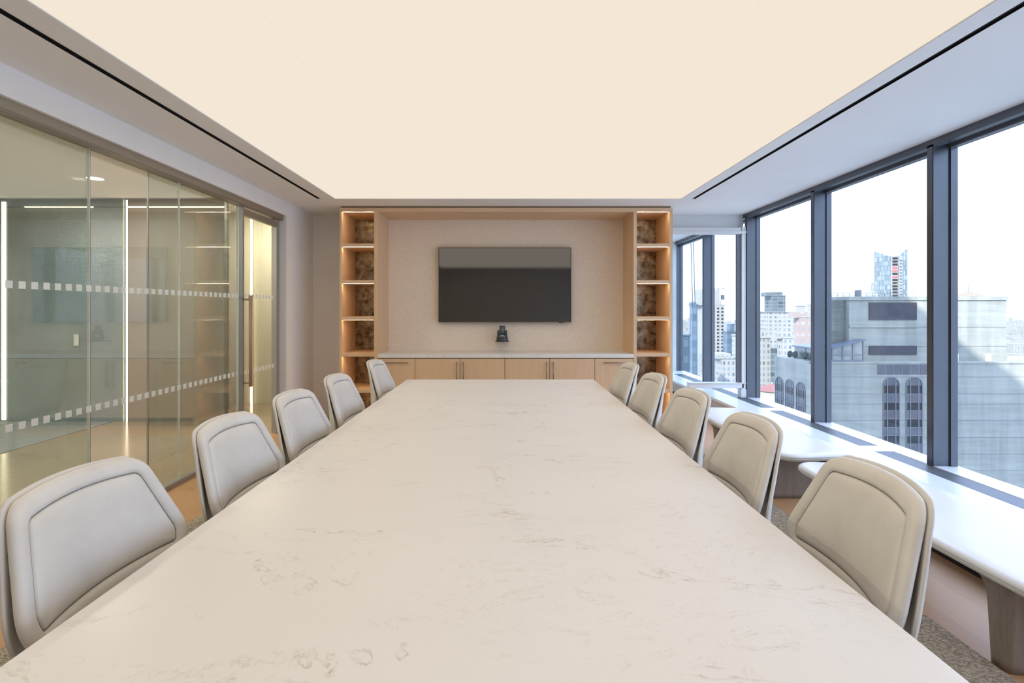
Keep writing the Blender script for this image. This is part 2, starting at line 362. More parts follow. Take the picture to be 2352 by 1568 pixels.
for z in (0.665, 1.475):
    obj('standoff', (lambda b: (add_cyl(b, (0.018, 0.015, z), (0.082, 0.015, z), 0.009), b)[1])(bmesh.new()), M['steel'], hd, True)
# jamb
bm = bmesh.new(); add_box(bm, -2.625, -2.555, 5.765, 5.80, 0, 2.385); add_box(bm, -2.61, -2.57, 5.803, JY, 0, 2.385)
obj('door_frame', bm, M['alu'], t, False); bpy.data.objects['door_frame'].matrix_parent_inverse = Matrix.Translation((-GX - 0.03, -4.99, 0))
obj('floor_pivot', (lambda b: (add_cyl(b, (0.03, 0.80, 0.0), (0.03, 0.80, 0.02), 0.02), b)[1])(bmesh.new()), M['steel'], t, True)

# ---- corridor beyond the glass
box('floor', -8.2, -2.62, YN, 7.6, -0.1, -0.001, M['cfloor'], **S())
box('trim_1', -8.2, -4.83, YN, 6.33, -0.001, 0.004, M['cfloor2'], **S())
box('ceiling', -8.2, -2.62, YN, 6.25, 2.73, 2.80, M['cceil'], **S())
box('ceiling', -8.2, -2.62, 6.25, 7.7, 2.80, 2.85, M['cceil'], **S())
box('wall_corridor', -8.2, -4.72, 6.35, 6.45, 0, 2.85, M['cgrey'], **S())
box('wall_corridor', -4.66, -3.47, 6.35, 6.45, 0, 2.85, M['taupe'], **S())
box('wall_corridor', -4.72, -4.66, 6.40, 6.45, 0, 2.85, M['taupe'], **S())
box('wall_corridor', -8.2, -2.55, 7.55, 7.65, 0, 2.85, M['cdoor'], **S())
box('wall_corridor', -8.3, -8.2, YN, 7.65, 0, 2.85, M['taupe'], **S())
box('wall_corridor', -8.2, -2.62, YN - 0.1, YN, 0, 2.85, M['taupe'], **S())
box('wall_corridor', -2.62, -2.55, JY + 0.9, 7.65, 0, 2.85, M['cdoor'], **S())
box('wall_corridor', -2.66, -2.62, YN, 7.6, 2.45, 2.85, M['cceil'], **S())
for x, y, z0, z1, w, lab in ((-4.69, 6.385, 0.0, 2.73, 0.012, 'thin glowing vertical light strip on the corridor wall behind the middle of the glass'),
                       (-6.18, 6.345, 0.02, 2.70, 0.022, 'broad shimmering vertical light strip at the far left behind the glass'),
                       (-3.72, 7.53, 0.0, 2.70, 0.014, 'bright vertical light strip seen through the glass door')):
    t = empty('light_strip', (x, y, 0), 0, lab, 'light strip')
    box('tube', -w, w, -0.006, 0.004, z0, z1, M['led2'], t); box('backing', -w - 0.004, w + 0.004, 0.004, 0.012, z0, z1, M['alu'], t)
t = empty('light_strip', (-4.07, 6.34, 2.637), 0, 'thin horizontal light line high on the corridor wall behind the glass', 'light strip')
box('tube', -0.60, 0.60, -0.006, 0.004, -0.006, 0.006, M['led2'], t); box('backing', -0.61, 0.61, 0.004, 0.01, -0.01, 0.01, M['alu'], t)
t = empty('light_strip', (-5.5, 6.34, 2.637), 0, 'sparkling horizontal light line on the grey wall at far left', 'light strip')
box('tube', -0.42, 0.42, -0.006, 0.004, -0.005, 0.005, M['led2'], t); box('backing', -0.43, 0.43, 0.004, 0.01, -0.01, 0.01, M['alu'], t)
for i, (x, y) in enumerate(((-4.24, 5.32), (-4.24, 3.2), (-4.24, 1.1), (-6.6, 4.2), (-6.6, 1.5), (-3.2, 6.9))):  # last one is added out of view to brighten the wall past the door
    lab = ['round recessed downlight glowing in the corridor ceiling behind the glass', 'recessed corridor downlight above the nearer part of the glass wall', 'recessed corridor downlight nearest the camera behind the glass wall', 'recessed downlight over the grey corridor carpet, farther one', 'recessed downlight over the grey corridor carpet, nearer one', 'added unseen downlight brightening the corridor beyond the glass door'][i]
    t = empty('downlight', (x, y, 2.73 if i < 5 else 2.80), 0, lab, 'ceiling light', 'corridor downlights')
    bm = bmesh.new(); add_cyl(bm, (0, 0, -0.004), (0, 0, 0.0), 0.075, n=32); obj('lamp_disc', bm, M['ledw'], t)
    bm = bmesh.new(); add_cyl(bm, (0, 0, -0.003), (0, 0, 0.0), 0.09, n=32); obj('rim', bm, M['white'], t)
    l = bpy.data.lights.new('downlight_lamp', 'AREA'); l.shape = 'DISK'; l.size = 0.14; l.energy = 46 if i < 5 else 24; l.color = (1.0, 0.88, 0.72)
    lo = bpy.data.objects.new('downlight_lamp', l); C.objects.link(lo); lo.parent = t; lo.location = (0, 0, -0.012)
t = empty('wall_switch', (-5.28, 6.34, 1.0), 0, 'small pale switch plate on the grey corridor wall at left', 'switch')
box('plate', -0.03, 0.03, -0.01, 0, -0.07, 0.07, M['switch'], t, 0.004); box('rocker', -0.012, 0.012, -0.014, -0.01, -0.055, -0.02, M['white'], t)

# ---- window wall on the right
YM = [9.40, 7.97, 6.54, 5.11, 3.684, 2.255, 0.826, -0.603, -2.032]
t = empty('window_1', (XR, 0, 0), 0, 'dark framed full height window band along the right wall', 'window'); t['kind'] = 'structure'
for i, y in enumerate(YM):
    mu = box('mullion', 0.0, XG - XR, y, y + 0.058, ZS, 2.56, M['mullion'], t)
    bm = bmesh.new(); add_box(bm, 0.115, XG - XR + 0.004, y - 0.012, y, ZS, 2.535); add_box(bm, -0.003, 0.0, y + 0.006, y + 0.052, ZS, 2.545); obj('glazing_bead', bm, M['mullion'], mu)
bm = bmesh.new(); add_box(bm, 0.0, 0.05, YN, 9.5, 2.545, ZC + 0.05); add_box(bm, 0.05, 0.19, YN, 9.5, 2.575, ZC + 0.05); obj('window_head', bm, M['mullion'], t)
box('shade_pocket', 0.055, 0.085, YN, 9.5, 2.560, 2.575, M['white'], t)
box('head_bead', 0.10, 0.17, YN, 9.5, 2.534, 2.562, M['mullion'], t)
box('head_trim', 0.112, 0.125, YN, 9.5, 2.530, 2.5345, M['alu'], t)
for a, b_ in zip(YM[1:], YM[:-1]): box('glass_pane', 0.155, 0.165, a + 0.058, b_, ZS - 0.02, 2.56, M['glass'], t)
# ---- low sill cabinet with grilles
t = empty('sill_cabinet', (0, 0, 0), 0, 'low white sill running under the windows with inset grey grilles', 'window sill')
bm = bmesh.new(); add_box(bm, 2.62, 2.90, YN, 9.4, ZS - 0.03, ZS); add_box(bm, 3.054, XG + 0.02, YN, 9.4, ZS - 0.03, ZS)
gs = []; y = -2.0
ends = [(7.50, 8.96), (5.87, 7.33), (4.24, 5.70), (2.61, 4.07), (0.98, 2.44), (-0.65, 0.81), (-2.2, -0.82)]
prev = 9.4
for a, b_ in ends:
    add_box(bm, 2.90, 3.054, b_, prev, ZS - 0.03, ZS); prev = a
add_box(bm, 2.90, 3.054, YN, prev, ZS - 0.03, ZS)
obj('sill_top', bm, M['sill'], t)
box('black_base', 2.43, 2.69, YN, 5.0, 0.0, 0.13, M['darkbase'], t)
box('front_panel', 2.632, 2.65, YN, 9.4, 0.09, ZS - 0.03, M['sillfront'], t)
box('plinth', 2.70, 2.72, YN, 9.4, 0, 0.09, M['darkbase'], t)
for a, b_ in ends:
    bm = bmesh.new()
    for i in range(11):
        x = 2.902 + i * 0.0142; add_box(bm, x, x + 0.0062, a, b_, ZS - 0.02, ZS - 0.003)
    add_box(bm, 2.90, 3.054, a, b_, ZS - 0.03, ZS - 0.027)
    obj('grille', bm, M['grille'], t)
box('wall_right', XG + 0.02, XG + 0.10, YN, 9.6, -0.3, 0.15, M['darkbase'], **S())
# ---- end partition (framed glass beside the shelves)
t = empty('end_partition', (0, YB, 0), 0, 'white framed glass end screen beyond the bookcase at the right', 'glass screen')
box('bottom_rail', 2.32, 3.02, -0.09, -0.01, 0.375, 0.435, M['white'], t, 0.004); 
box('rail_cap', 2.32, 3.05, -0.10, -0.002, 0.437, 0.447, M['white'], t)
box('top_rail', 1.955, 2.985, -0.09, -0.01, 2.335, 2.415, M['white'], t, 0.004)
box('top_cap', 1.955, 3.05, -0.10, -0.002, 2.345, 2.37, M['white'], t)
box('end_post', 2.995, 3.045, -0.09, -0.01, ZS, 2.43, M['white'], t, 0.003)
box('glass_gasket', 2.945, 2.985, -0.06, -0.02, 0.447, 2.335, M['mullion'], t)
box('glass_pane', 1.955, 3.0, -0.045, -0.033, 0.26, 2.34, M['glass'], t)
box('post_foot', 2.98, 3.055, -0.10, 0.0, ZS, 0.36, M['white'], t)
box('wall_next_room', 0.5, 3.07, 9.32, 9.45, 0, ZC, M['marble'], **S())
box('wall_next_room', 1.5, 1.6, YB + 0.1, 9.4, 0, ZC, M['wall'], **S())

# ------------------------------------------------------------------ built-in bookcase wall
FY = 6.08; CXL, CXR = -1.965, 1.960; NX0, NX1 = -1.515, 1.500; BYC = YB - 0.003
t = empty('bookcase', (0, FY, 0), 0, 'pale oak built in media wall with open lit shelf towers and central niche', 'bookcase')
d = BYC - FY
zt0 = 2.529; top = 2.575
bm = bmesh.new()
add_box(bm, CXL, CXR, 0, d, zt0, top, 0.001)
obj('top_panel', bm, M['oakx'], t)
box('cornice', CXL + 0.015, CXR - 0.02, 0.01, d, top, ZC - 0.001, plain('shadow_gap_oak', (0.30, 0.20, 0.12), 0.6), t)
for x0, x1 in ((CXL, -1.940), (-1.560, NX0), (NX1, 1.537), (1.923, CXR)):
    box('side_panel', x0, x1, 0, d, 0, zt0, M['oak'], t)
levels = [2.155, 1.724, 1.293, 0.862, 0.436, 0.09]
for x0, x1 in ((-1.940, -1.560), (1.537, 1.923)):
    for z in levels:
        sh = box('shelf', x0, x1, 0.004, d - 0.01, z - 0.040, z, M['oakx'], t, 0.001)
        if z > 0.3: box('light_strip', x0 + 0.012, x1 - 0.01, 0.014, 0.020, z - 0.0404, z - 0.0395, M['led'], sh)
    box('light_strip', x0 + 0.012, x1 - 0.01, 0.014, 0.020, zt0 - 0.0006, zt0 + 0.001, M['led'], t)
    for a, b_ in zip([zt0] + levels[:-1], levels): box('mirror_back', x0, x1, d - 0.012, d - 0.004, b_ + 0.001, (a - 0.041 if a != zt0 else a), M['antique'], t)
box('niche_back', NX0, NX1, d - 0.01, d - 0.001, 0.8, zt0, M['fabric'], t)
# base cabinets
ct = box('countertop', NX0 + 0.001, NX1 - 0.001, FY - 0.004, YB - 0.014, 0.806, 0.8515, M['quartz'], None, 0.002, label='long white stone countertop on the oak base cabinets below the television', cat='countertop')
xs = [NX0 + 0.003, -1.077, -0.547, -0.018, 0.511, 1.042, NX1 - 0.003]
labs = ['leftmost oak base cabinet with a horizontal bar pull', 'oak base cabinet second from left with bar pull on its right', 'oak base cabinet third from left with bar pull on its left',
        'oak base cabinet fourth from left with bar pull on its right', 'oak base cabinet fifth from left with bar pull on its left', 'rightmost oak base cabinet with a horizontal bar pull']
for i in range(6):
    a, b_ = xs[i], xs[i + 1]
    t = empty('base_cabinet', ((a + b_) / 2, FY, 0), 0, labs[i], 'cabinet', 'base cabinets under the counter'); w = (b_ - a) / 2
    bm = bmesh.new(); add_box(bm, -w, w, 0.024, 0.5, 0.10, 0.803); obj('body', bm, plain('dark_gap_oak_%d' % i, (0.16, 0.10, 0.06), 0.7), t)
    box('plinth', -w, w, 0.06, 0.48, 0, 0.10, M['darkbase'], t)
    dr = box('door' if 0 < i < 5 else 'drawer', -w + 0.0025, w - 0.0025, 0.002, 0.022, 0.102, 0.798, M['oak'], t, 0.0008)
    bm = bmesh.new(); bm2 = None
    if 0 < i < 5:
        hx = (w - 0.04) if i in (1, 3) else (-w + 0.04)
        add_cyl(bm, (hx, -0.026, 0.46), (hx, -0.026, 0.76), 0.0055, n=12)
        for z in (0.475, 0.745): add_cyl(bm, (hx, 0.003, z), (hx, -0.026, z), 0.0045, n=10)
    else:
        c = 0.0 if i == 0 else 0.01
        add_cyl(bm, (c - 0.135, -0.026, 0.752), (c + 0.135, -0.026, 0.752), 0.0055, n=12)
        for x in (c - 0.12, c + 0.12): add_cyl(bm, (x, 0.003, 0.752), (x, -0.026, 0.752), 0.0045, n=10)
    obj('handle', bm, M['bronze'], dr, True)

# ------------------------------------------------------------------ television and camera
t = empty('television', (-0.019, 6.56, 1.69), 0, 'wide black flat television mounted in the niche', 'television')
W2, H2 = 0.845, 0.477
bm = bmesh.new(); add_box(bm, -W2, W2, 0.0, 0.045, -H2, H2, 0.003); obj('housing', bm, M['tvframe'], t)
box('screen', -W2 + 0.010, W2 - 0.010, -0.0015, 0.001, -H2 + 0.013, H2 - 0.010, M['screen'], t)
bm = bmesh.new()
for a in ((-W2, W2, H2 - 0.006, H2), (-W2, W2, -H2, -H2 + 0.009), (-W2, -W2 + 0.006, -H2, H2), (W2 - 0.006, W2, -H2, H2)): add_box(bm, a[0], a[1], -0.003, 0.001, a[2], a[3])
obj('bezel', bm, M['bronze'], t)
box('sensor', W2 - 0.16, W2 - 0.10, -0.004, 0.02, -H2 - 0.006, -H2 + 0.001, M['tvframe'], t, 0.002)
box('wall_bracket', -0.3, 0.3, 0.045, 0.073, -0.2, 0.2, M['darkbase'], t)
t = empty('conference_camera', (-0.052, 6.50, 0.982), 0, 'small charcoal conference camera on a wall bracket under the television', 'camera')
bm = bmesh.new(); add_box(bm, -0.085, 0.085, -0.06, 0.126, -0.008, 0.0, 0.002); obj('bracket', bm, M['camblack'], t)
bm = bmesh.new(); add_cyl(bm, (0, 0, 0), (0, 0, 0.052), 0.073, 0.071, 40); obj('base', bm, M['camblack'], t, False)
for a in (-0.062, 0.040): box('yoke_arm', a, a + 0.022, -0.03, 0.03, 0.05, 0.135, M['camblack'], t, 0.006)
bm = bmesh.new(); add_cyl(bm, (0, 0, 0.072), (0, 0, 0.188), 0.038, 0.037, 32); add_cyl(bm, (0, 0, 0.188), (0, 0, 0.192), 0.037, 0.028, 32); hd = obj('head', bm, plain('camera_graphite', (0.12, 0.135, 0.15), 0.3, 0.3), t, True)
bm = bmesh.new(); add_cyl(bm, (0, 0, 0.062), (0, 0, 0.072), 0.041, 0.039, 32); obj('silver_ring', bm, M['camsilver'], hd, True)
box('logo_mark', -0.020, -0.009, -0.0745, -0.070, 0.025, 0.029, M['camsilver'], t)

# ------------------------------------------------------------------ carpet and table
box('carpet', -2.04, 1.88, -1.2, 5.55, 0.0, 0.012, M['carpet'], None, 0.002, label='brown and cream flecked carpet lying under the conference table', cat='carpet')
TX0, TX1, TY0, TY1, TZ = -0.907, 0.796, 0.32, 4.71, 0.74
t = empty('conference_table', ((TX0 + TX1) / 2, 2.5, 0.012), 0, 'long rectangular conference table with a veined white stone top', 'table')
w = (TX1 - TX0) / 2
box('tabletop', -w, w, TY0 - 2.5, TY1 - 2.5, TZ - 0.042, TZ - 0.012, M['quartz'], t, 0.0025)
box('apron', -w + 0.12, w - 0.12, TY0 - 2.35, TY1 - 2.65, TZ - 0.10, TZ - 0.043, M['walnut'], t)
for y in (-1.45, 0.0, 1.45): box('pedestal', -0.32, 0.32, y - 0.22, y + 0.22, 0, TZ - 0.10, M['walnut'], t, 0.02)

# ------------------------------------------------------------------ chairs
def rounded(poly, rads, n=10):
    out = []; m = len(poly)
    for i in range(m):
        p0 = Vector(poly[i - 1]); p = Vector(poly[i]); p1 = Vector(poly[(i + 1) % m]); r = rads[i]
        a = (p0 - p).normalized(); b = (p1 - p).normalized(); ang = a.angle(b); dd = r / math.tan(ang / 2)
        c = p + (a + b).normalized() * (r / math.sin(ang / 2)); s = p + a * dd; e = p + b * dd
        v0 = s - c; v1 = e - c; th = v0.angle(v1); sg = 1 if v0.x * v1.y - v0.y * v1.x > 0 else -1
        for k in range(n + 1):
            q = sg * th * k / n; out.append(c + Vector((v0.x * math.cos(q) - v0.y * math.sin(q), v0.x * math.sin(q) + v0.y * math.cos(q))))
    res = []
    for i, p in enumerate(out):        # subdivide straight runs
        q = out[(i + 1) % len(out)]; L = (q - p).length; k = max(1, int(L / 0.02))
        for j in range(k): res.append(p.lerp(q, j / k))
    return res
def offset(pts, d):
    out = []; n = len(pts)
    for i in range(n):
        t = (pts[(i + 1) % n] - pts[i - 1]).normalized(); nn = Vector((-t.y, t.x)); out.append(pts[i] + nn * d)
    return out
def pad(bm, pts, prof, back, mapf, center_bulge=0.0, inner_rings=5):
    """prof: list of (inset, height) for the front, last ring is scaled into the centre; back = list for the rear side"""
    c = sum(pts, Vector((0, 0))) / len(pts); n = len(pts)
    def ring(ps, h): return [bm.verts.new(mapf(p.x, p.y, h)) for p in ps]
    def bridge(A, B):
        for i in range(n): bm.faces.new((A[i], A[(i + 1) % n], B[(i + 1) % n], B[i]))
    prev = None; first = None
    for dd, h in prof:
        R = ring(offset(pts, dd), h)
        if prev: bridge(prev, R)
        else: first = R
        prev = R
    last = offset(pts, prof[-1][0]); h0 = prof[-1][1]
    for k in range(1, inner_rings):
        s = 1 - k / inner_rings; R = ring([c + (p - c) * s for p in last], h0 + center_bulge * (1 - s ** 4)); bridge(prev, R); prev = R
    cv = bm.verts.new(mapf(c.x, c.y, h0 + center_bulge))
    for i in range(n): bm.faces.new((prev[i], prev[(i + 1) % n], cv))
    prev = first
    for dd, h in back:
        R = ring(offset(pts, dd), h); bridge(prev, R); prev = R
    last = offset(pts, back[-1][0])
    for k in range(1, inner_rings):
        s = 1 - k / inner_rings; R = ring([c + (p - c) * s for p in last], back[-1][1]); bridge(prev, R); prev = R
    cv = bm.verts.new(mapf(c.x, c.y, back[-1][1]))
    for i in range(n): bm.faces.new((prev[i], prev[(i + 1) % n], cv))

def make_chair():
    t = empty('conference_chair', (0, 0, 0.012))
    B0 = 0.20          # plane of the back at z = 0.6
    # coordinates: a across (local y), z up ; back reclines to +x
    def mapb(a, z, h):
        x = B0 + 0.30 * (z - 0.60) + (0.10 * max(0, 0.60 - z) ** 1.0) * -0.3 - 0.9 * a * a * (0.75 + 0.25 * (z - 0.5))
        return Vector((x - h, a, z))
    o1 = rounded([(-0.268, 0.585), (0.268, 0.585), (0.294, 0.665), (0.220, 0.904), (-0.220, 0.904), (-0.294, 0.665)], [0.056, 0.056, 0.10, 0.062, 0.062, 0.10])
    # arch the top edge and lift the lower edge
    for p in o1:
        if p.y > 0.85: p.y += 0.016 * (1 - (p.x / 0.225) ** 2)
    prof = [(0, 0.0), (0.002, 0.008), (0.007, 0.015), (0.015, 0.020), (0.030, 0.022), (0.0405, 0.021), (0.0435, 0.017), (0.0455, 0.0145), (0.0475, 0.017), (0.050, 0.021), (0.0535, 0.0245)]
    back = [(0.002, -0.006), (0.008, -0.010), (0.03, -0.012)]
    bm = bmesh.new(); pad(bm, o1, prof, back, mapb, 0.006, 9)
    bk = obj('backrest', bm, M['leather'], t, True)
    bm = bmesh.new(); sp = offset(o1, 0.0455); n = len(sp)
    vv = [[bm.verts.new(mapb(sp[i].x, sp[i].y, 0.0172) + Vector((-0.0012 * math.cos(q), 0, 0)) + Vector((0, 0.0011 * math.sin(q) * (1 if sp[i].x > 0 else -1), 0.0011 * math.sin(q)))) for q in (0, 1.57, 3.14, 4.71)] for i in range(n)]
    for i in range(n):
        for k in range(4): bm.faces.new((vv[i][k], vv[(i + 1) % n][k], vv[(i + 1) % n][(k + 1) % 4], vv[i][(k + 1) % 4]))
    obj('seam', bm, M['seam'], bk)
    # outer shell: same outline, drifts rearward going down
    def maps(a, z, h):
        x = B0 + 0.30 * (z - 0.60) + 0.0185 + 0.34 * max(0, 0.86 - z) ** 1.25 * (1 - 0.72 * (a / 0.29) ** 2) - 0.9 * a * a * (0.75 + 0.25 * (z - 0.5)) - 1.2 * max(0, 0.46 - z)
        return Vector((x - h, a, z))
    o2 = rounded([(-0.19, 0.385), (0.19, 0.385), (0.296, 0.65), (0.224, 0.908), (-0.224, 0.908), (-0.296, 0.65)], [0.07, 0.07, 0.10, 0.064, 0.064, 0.10])
    for p in o2:
        if p.y > 0.85: p.y += 0.016 * (1 - (p.x / 0.23) ** 2)
    bm = bmesh.new(); pad(bm, o2, [(0, 0.0), (0.003, 0.005), (0.01, 0.007)], [(0.002, -0.005), (0.008, -0.008)], maps)
    obj('shell', bm, M['leather2'], t, True)
    # seat
    def mapseat(a, x, h):
        return Vector((x, a, 0.445 + h + 0.10 * max(0, x - 0.08) ** 1.3 - 0.04 * max(0, -x - 0.15)))
    o3 = rounded([(-0.235, -0.25), (0.235, -0.25), (0.225, 0.21), (-0.225, 0.21)], [0.09, 0.09, 0.10, 0.10])
    bm = bmesh.new(); pad(bm, o3, [(0, 0.0), (0.003, 0.012), (0.012, 0.024), (0.04, 0.030), (0.044, 0.025), (0.048, 0.031), (0.055, 0.034)], [(0.004, -0.01), (0.02, -0.016)], mapseat)
    obj('seat', bm, M['leather'], t, True)
    bm = bmesh.new(); add_cyl(bm, (0, 0, 0.09), (0, 0, 0.43), 0.026, n=20); add_cyl(bm, (0, 0, 0.07), (0, 0, 0.11), 0.045, 0.035, 20); add_cyl(bm, (0, 0, 0.39), (0, 0, 0.43), 0.04, 0.09, 20); obj('column', bm, M['alu'], t, True)
    for k in range(4):
        q = math.pi / 4 + k * math.pi / 2; c, s = math.cos(q), math.sin(q)
        bm = bmesh.new(); add_cyl(bm, (0.03 * c, 0.03 * s, 0.09), (0.29 * c, 0.29 * s, 0.025), 0.018, 0.012, 12); add_cyl(bm, (0.29 * c, 0.29 * s, 0.0), (0.29 * c, 0.29 * s, 0.025), 0.018, 0.018, 16)
        obj('leg', bm, M['alu'], t, True)
    return t
M['seam'] = plain('dark_seam_thread', (0.24, 0.225, 0.20), 0.7)  # dark thread laid along the groove of the backrest seam
proto = make_chair()
order = ['nearest', 'second nearest', 'middle', 'second farthest', 'farthest']
right = [(0.760, 1.46, -7), (0.755, 2.13, -3), (0.755, 2.82, 0), (0.755, 3.54, 0), (0.755, 4.25, 0)]
left = [(-0.905, 1.415, 180), (-0.885, 2.12, 180), (-0.885, 2.78, 180), (-0.885, 3.50, 181), (-0.885, 4.52, 180)]
first = True
for side, arr in (('window side', right), ('glass wall side', left)):
    for k, (x, y, r) in enumerate(arr):
        c = proto if first else copy_tree(proto); first = False
        c.location = (x, y, 0.012); c.rotation_euler = (0, 0, math.radians(r))
        tone = 'beige' if side == 'window side' else 'pale grey'
        tagit(c, '%s leather conference chair, %s in the %s row' % (tone, order[k], side), 'chair', 'leather chairs around the conference table')

# ------------------------------------------------------------------ window benches
def make_bench():
    t = empty('bench')
    L, D = 1.74, 0.56
    def mapt(a, b, h): return Vector((b, a, 0.40 + h))
    o = rounded([(-L / 2, -D / 2 + 0.02), (L / 2, -D / 2 + 0.02), (L / 2 - 0.06, D / 2), (-L / 2 + 0.06, D / 2)], [0.13, 0.13, 0.08, 0.08], 14)
    for p in o: p.y -= 0.020 * (1 - (p.x / (L / 2)) ** 2) if p.y < 0 else 0
    bm = bmesh.new(); pad(bm, o, [(0, 0.0), (0.003, 0.008), (0.010, 0.014), (0.03, 0.019), (0.08, 0.022)], [(0.004, -0.004), (0.012, -0.006)], mapt, 0.0)
    s = obj('seat_cushion', bm, M['benchleather'], t, True)
    bm = bmesh.new(); pad(bm, o, [(0.002, -0.005), (0.003, -0.004)], [(0.001, -0.010), (0.006, -0.013)], mapt); obj('piping', bm, M['cream'], s, True)
    bm = bmesh.new(); pad(bm, offset(o, 0.008), [(0, -0.013), (0.002, -0.0125)], [(0.006, -0.024), (0.05, -0.036)], mapt); obj('seat_pan', bm, M['leather2'], t, True)
    for y in (-L / 2 + 0.44, L / 2 - 0.44):
        n = 10; bm = bmesh.new(); rings = []
        for k in range(n + 1):
            z = 0.366 * k / n; f = (k / n); fl = 0.035 * max(0, (f - 0.72) / 0.28) ** 2
            x0 = -0.165 - 0.012 * f - fl; x1 = 0.22 + 0.012 * f + fl; w = 0.045 + 0.012 * f + fl * 0.6
            pts = rounded([(x0, y - w), (x1, y - w), (x1, y + w), (x0, y + w)], [0.03] * 4, 6)
            rings.append((pts, z))
        m = min(len(r[0]) for r in rings)
        R = []
        for pts, z in rings:
            k = len(pts); R.append([bm.verts.new((pts[int(i * k / m)].x, pts[int(i * k / m)].y, z)) for i in range(m)])
        for A, B in zip(R[:-1], R[1:]):
            for i in range(m): bm.faces.new((A[i], A[(i + 1) % m], B[(i + 1) % m], B[i]))
        bm.faces.new(R[0][::-1]); bm.faces.new(R[-1])
        obj('leg', bm, M['walnut'], t, True)
    return t
b1 = make_bench(); b1.location = (2.06, 2.42, 0.0)
tagit(b1, 'near upholstered window bench with grey oak panel legs, cut by the right picture edge', 'bench', 'window benches')
b2 = copy_tree(b1); b2.location = (2.06, 4.24, 0.0)
tagit(b2, 'far upholstered window bench with grey oak panel legs, standing before the glass screen', 'bench', 'window benches')

# ------------------------------------------------------------------ own tower (casts the shade on the building opposite)
ZG = -120
bm = bmesh.new(); add_box(bm, -45, 3.28, -60, 62, 3.2, 73.5); obj('wall_tower_above', bm, M['conc2'], **S())
bm = bmesh.new(); add_box(bm, -45, 3.45, -60, 62, ZG, -0.35); obj('wall_tower_below', bm, M['conc2'], **S())
box('wall_tower_side', -45, -10, -60, 62, -0.35, 3.2, M['conc2'], **S())

# ------------------------------------------------------------------ city outside
box('ground', -6000, 9000, -2000, 14000, ZG - 2, ZG, M['ground'], **S())
def WX(px, Y): return (px - VX) * Y / F
def WZ(py, Y): return H - (py - VY) * Y / F
# main stone building opposite, at Y = 110
Y = 110.0; lx = 64.9
mb = empty('stone_building', (lx, Y, ZG), 0, 'large pale concrete building opposite with tall arched windows and diagonal shadow', 'building')
def rel(b_): b_.matrix_parent_inverse = Matrix.Translation((-lx, -Y, -ZG)); return b_
zl = WZ(832, Y); zu = WZ(683, Y)
rel(box('lower_block', lx, 150, Y, 124.8, ZG, zl, M['conc'], mb))
rel(box('upper_block', WX(1972, Y), WX(2343, Y), Y + 3.0, Y + 9, zl, zu, M['conc'], mb))
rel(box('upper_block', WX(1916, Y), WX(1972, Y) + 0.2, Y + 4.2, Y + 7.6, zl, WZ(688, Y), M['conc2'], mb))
rel(box('parapet', WX(1970, Y), WX(2344, Y), Y + 2.7, Y + 9.2, zu - 0.5, zu + 0.3, M['conc'], mb))
bm = bmesh.new()
for py in (751, 796): add_box(bm, WX(1972, Y), WX(2343, Y), Y + 2.9, Y + 3.1, WZ(py + 1.2, Y), WZ(py, Y))
add_box(bm, WX(1972, Y), WX(2132, Y), Y + 2.75, Y + 3.1, WZ(753, Y), WZ(747, Y))
add_box(bm, lx, 150, Y - 0.15, Y + 0.5, zl - 0.25, zl + 0.1)
rel(obj('string_course', bm, M['conc'], mb))
bm = bmesh.new()
for py in (865, 904, 927, 965, 1004, 1042, 1080): add_box(bm, lx, 150, Y - 0.03, Y + 0.1, WZ(py + 0.9, Y), WZ(py, Y))
rel(obj('joint_line', bm, M['roofgrey'], mb))
for a in ((2018, 2130, 694, 735), (2018, 2130, 796, 817)):
    rel(box('louvre_panel', WX(a[0], Y), WX(a[1], Y), Y + 2.8, Y + 3.1, WZ(a[3], Y), WZ(a[2], Y), M['louvre'], mb))
for k in range(6):
    x = 2015 + k * 19.6; rel(box('recessed_panel', WX(x, Y), WX(x + 18, Y), Y - 0.05, Y + 0.2, WZ(860, Y), WZ(837, Y), M['winglass2'], mb))
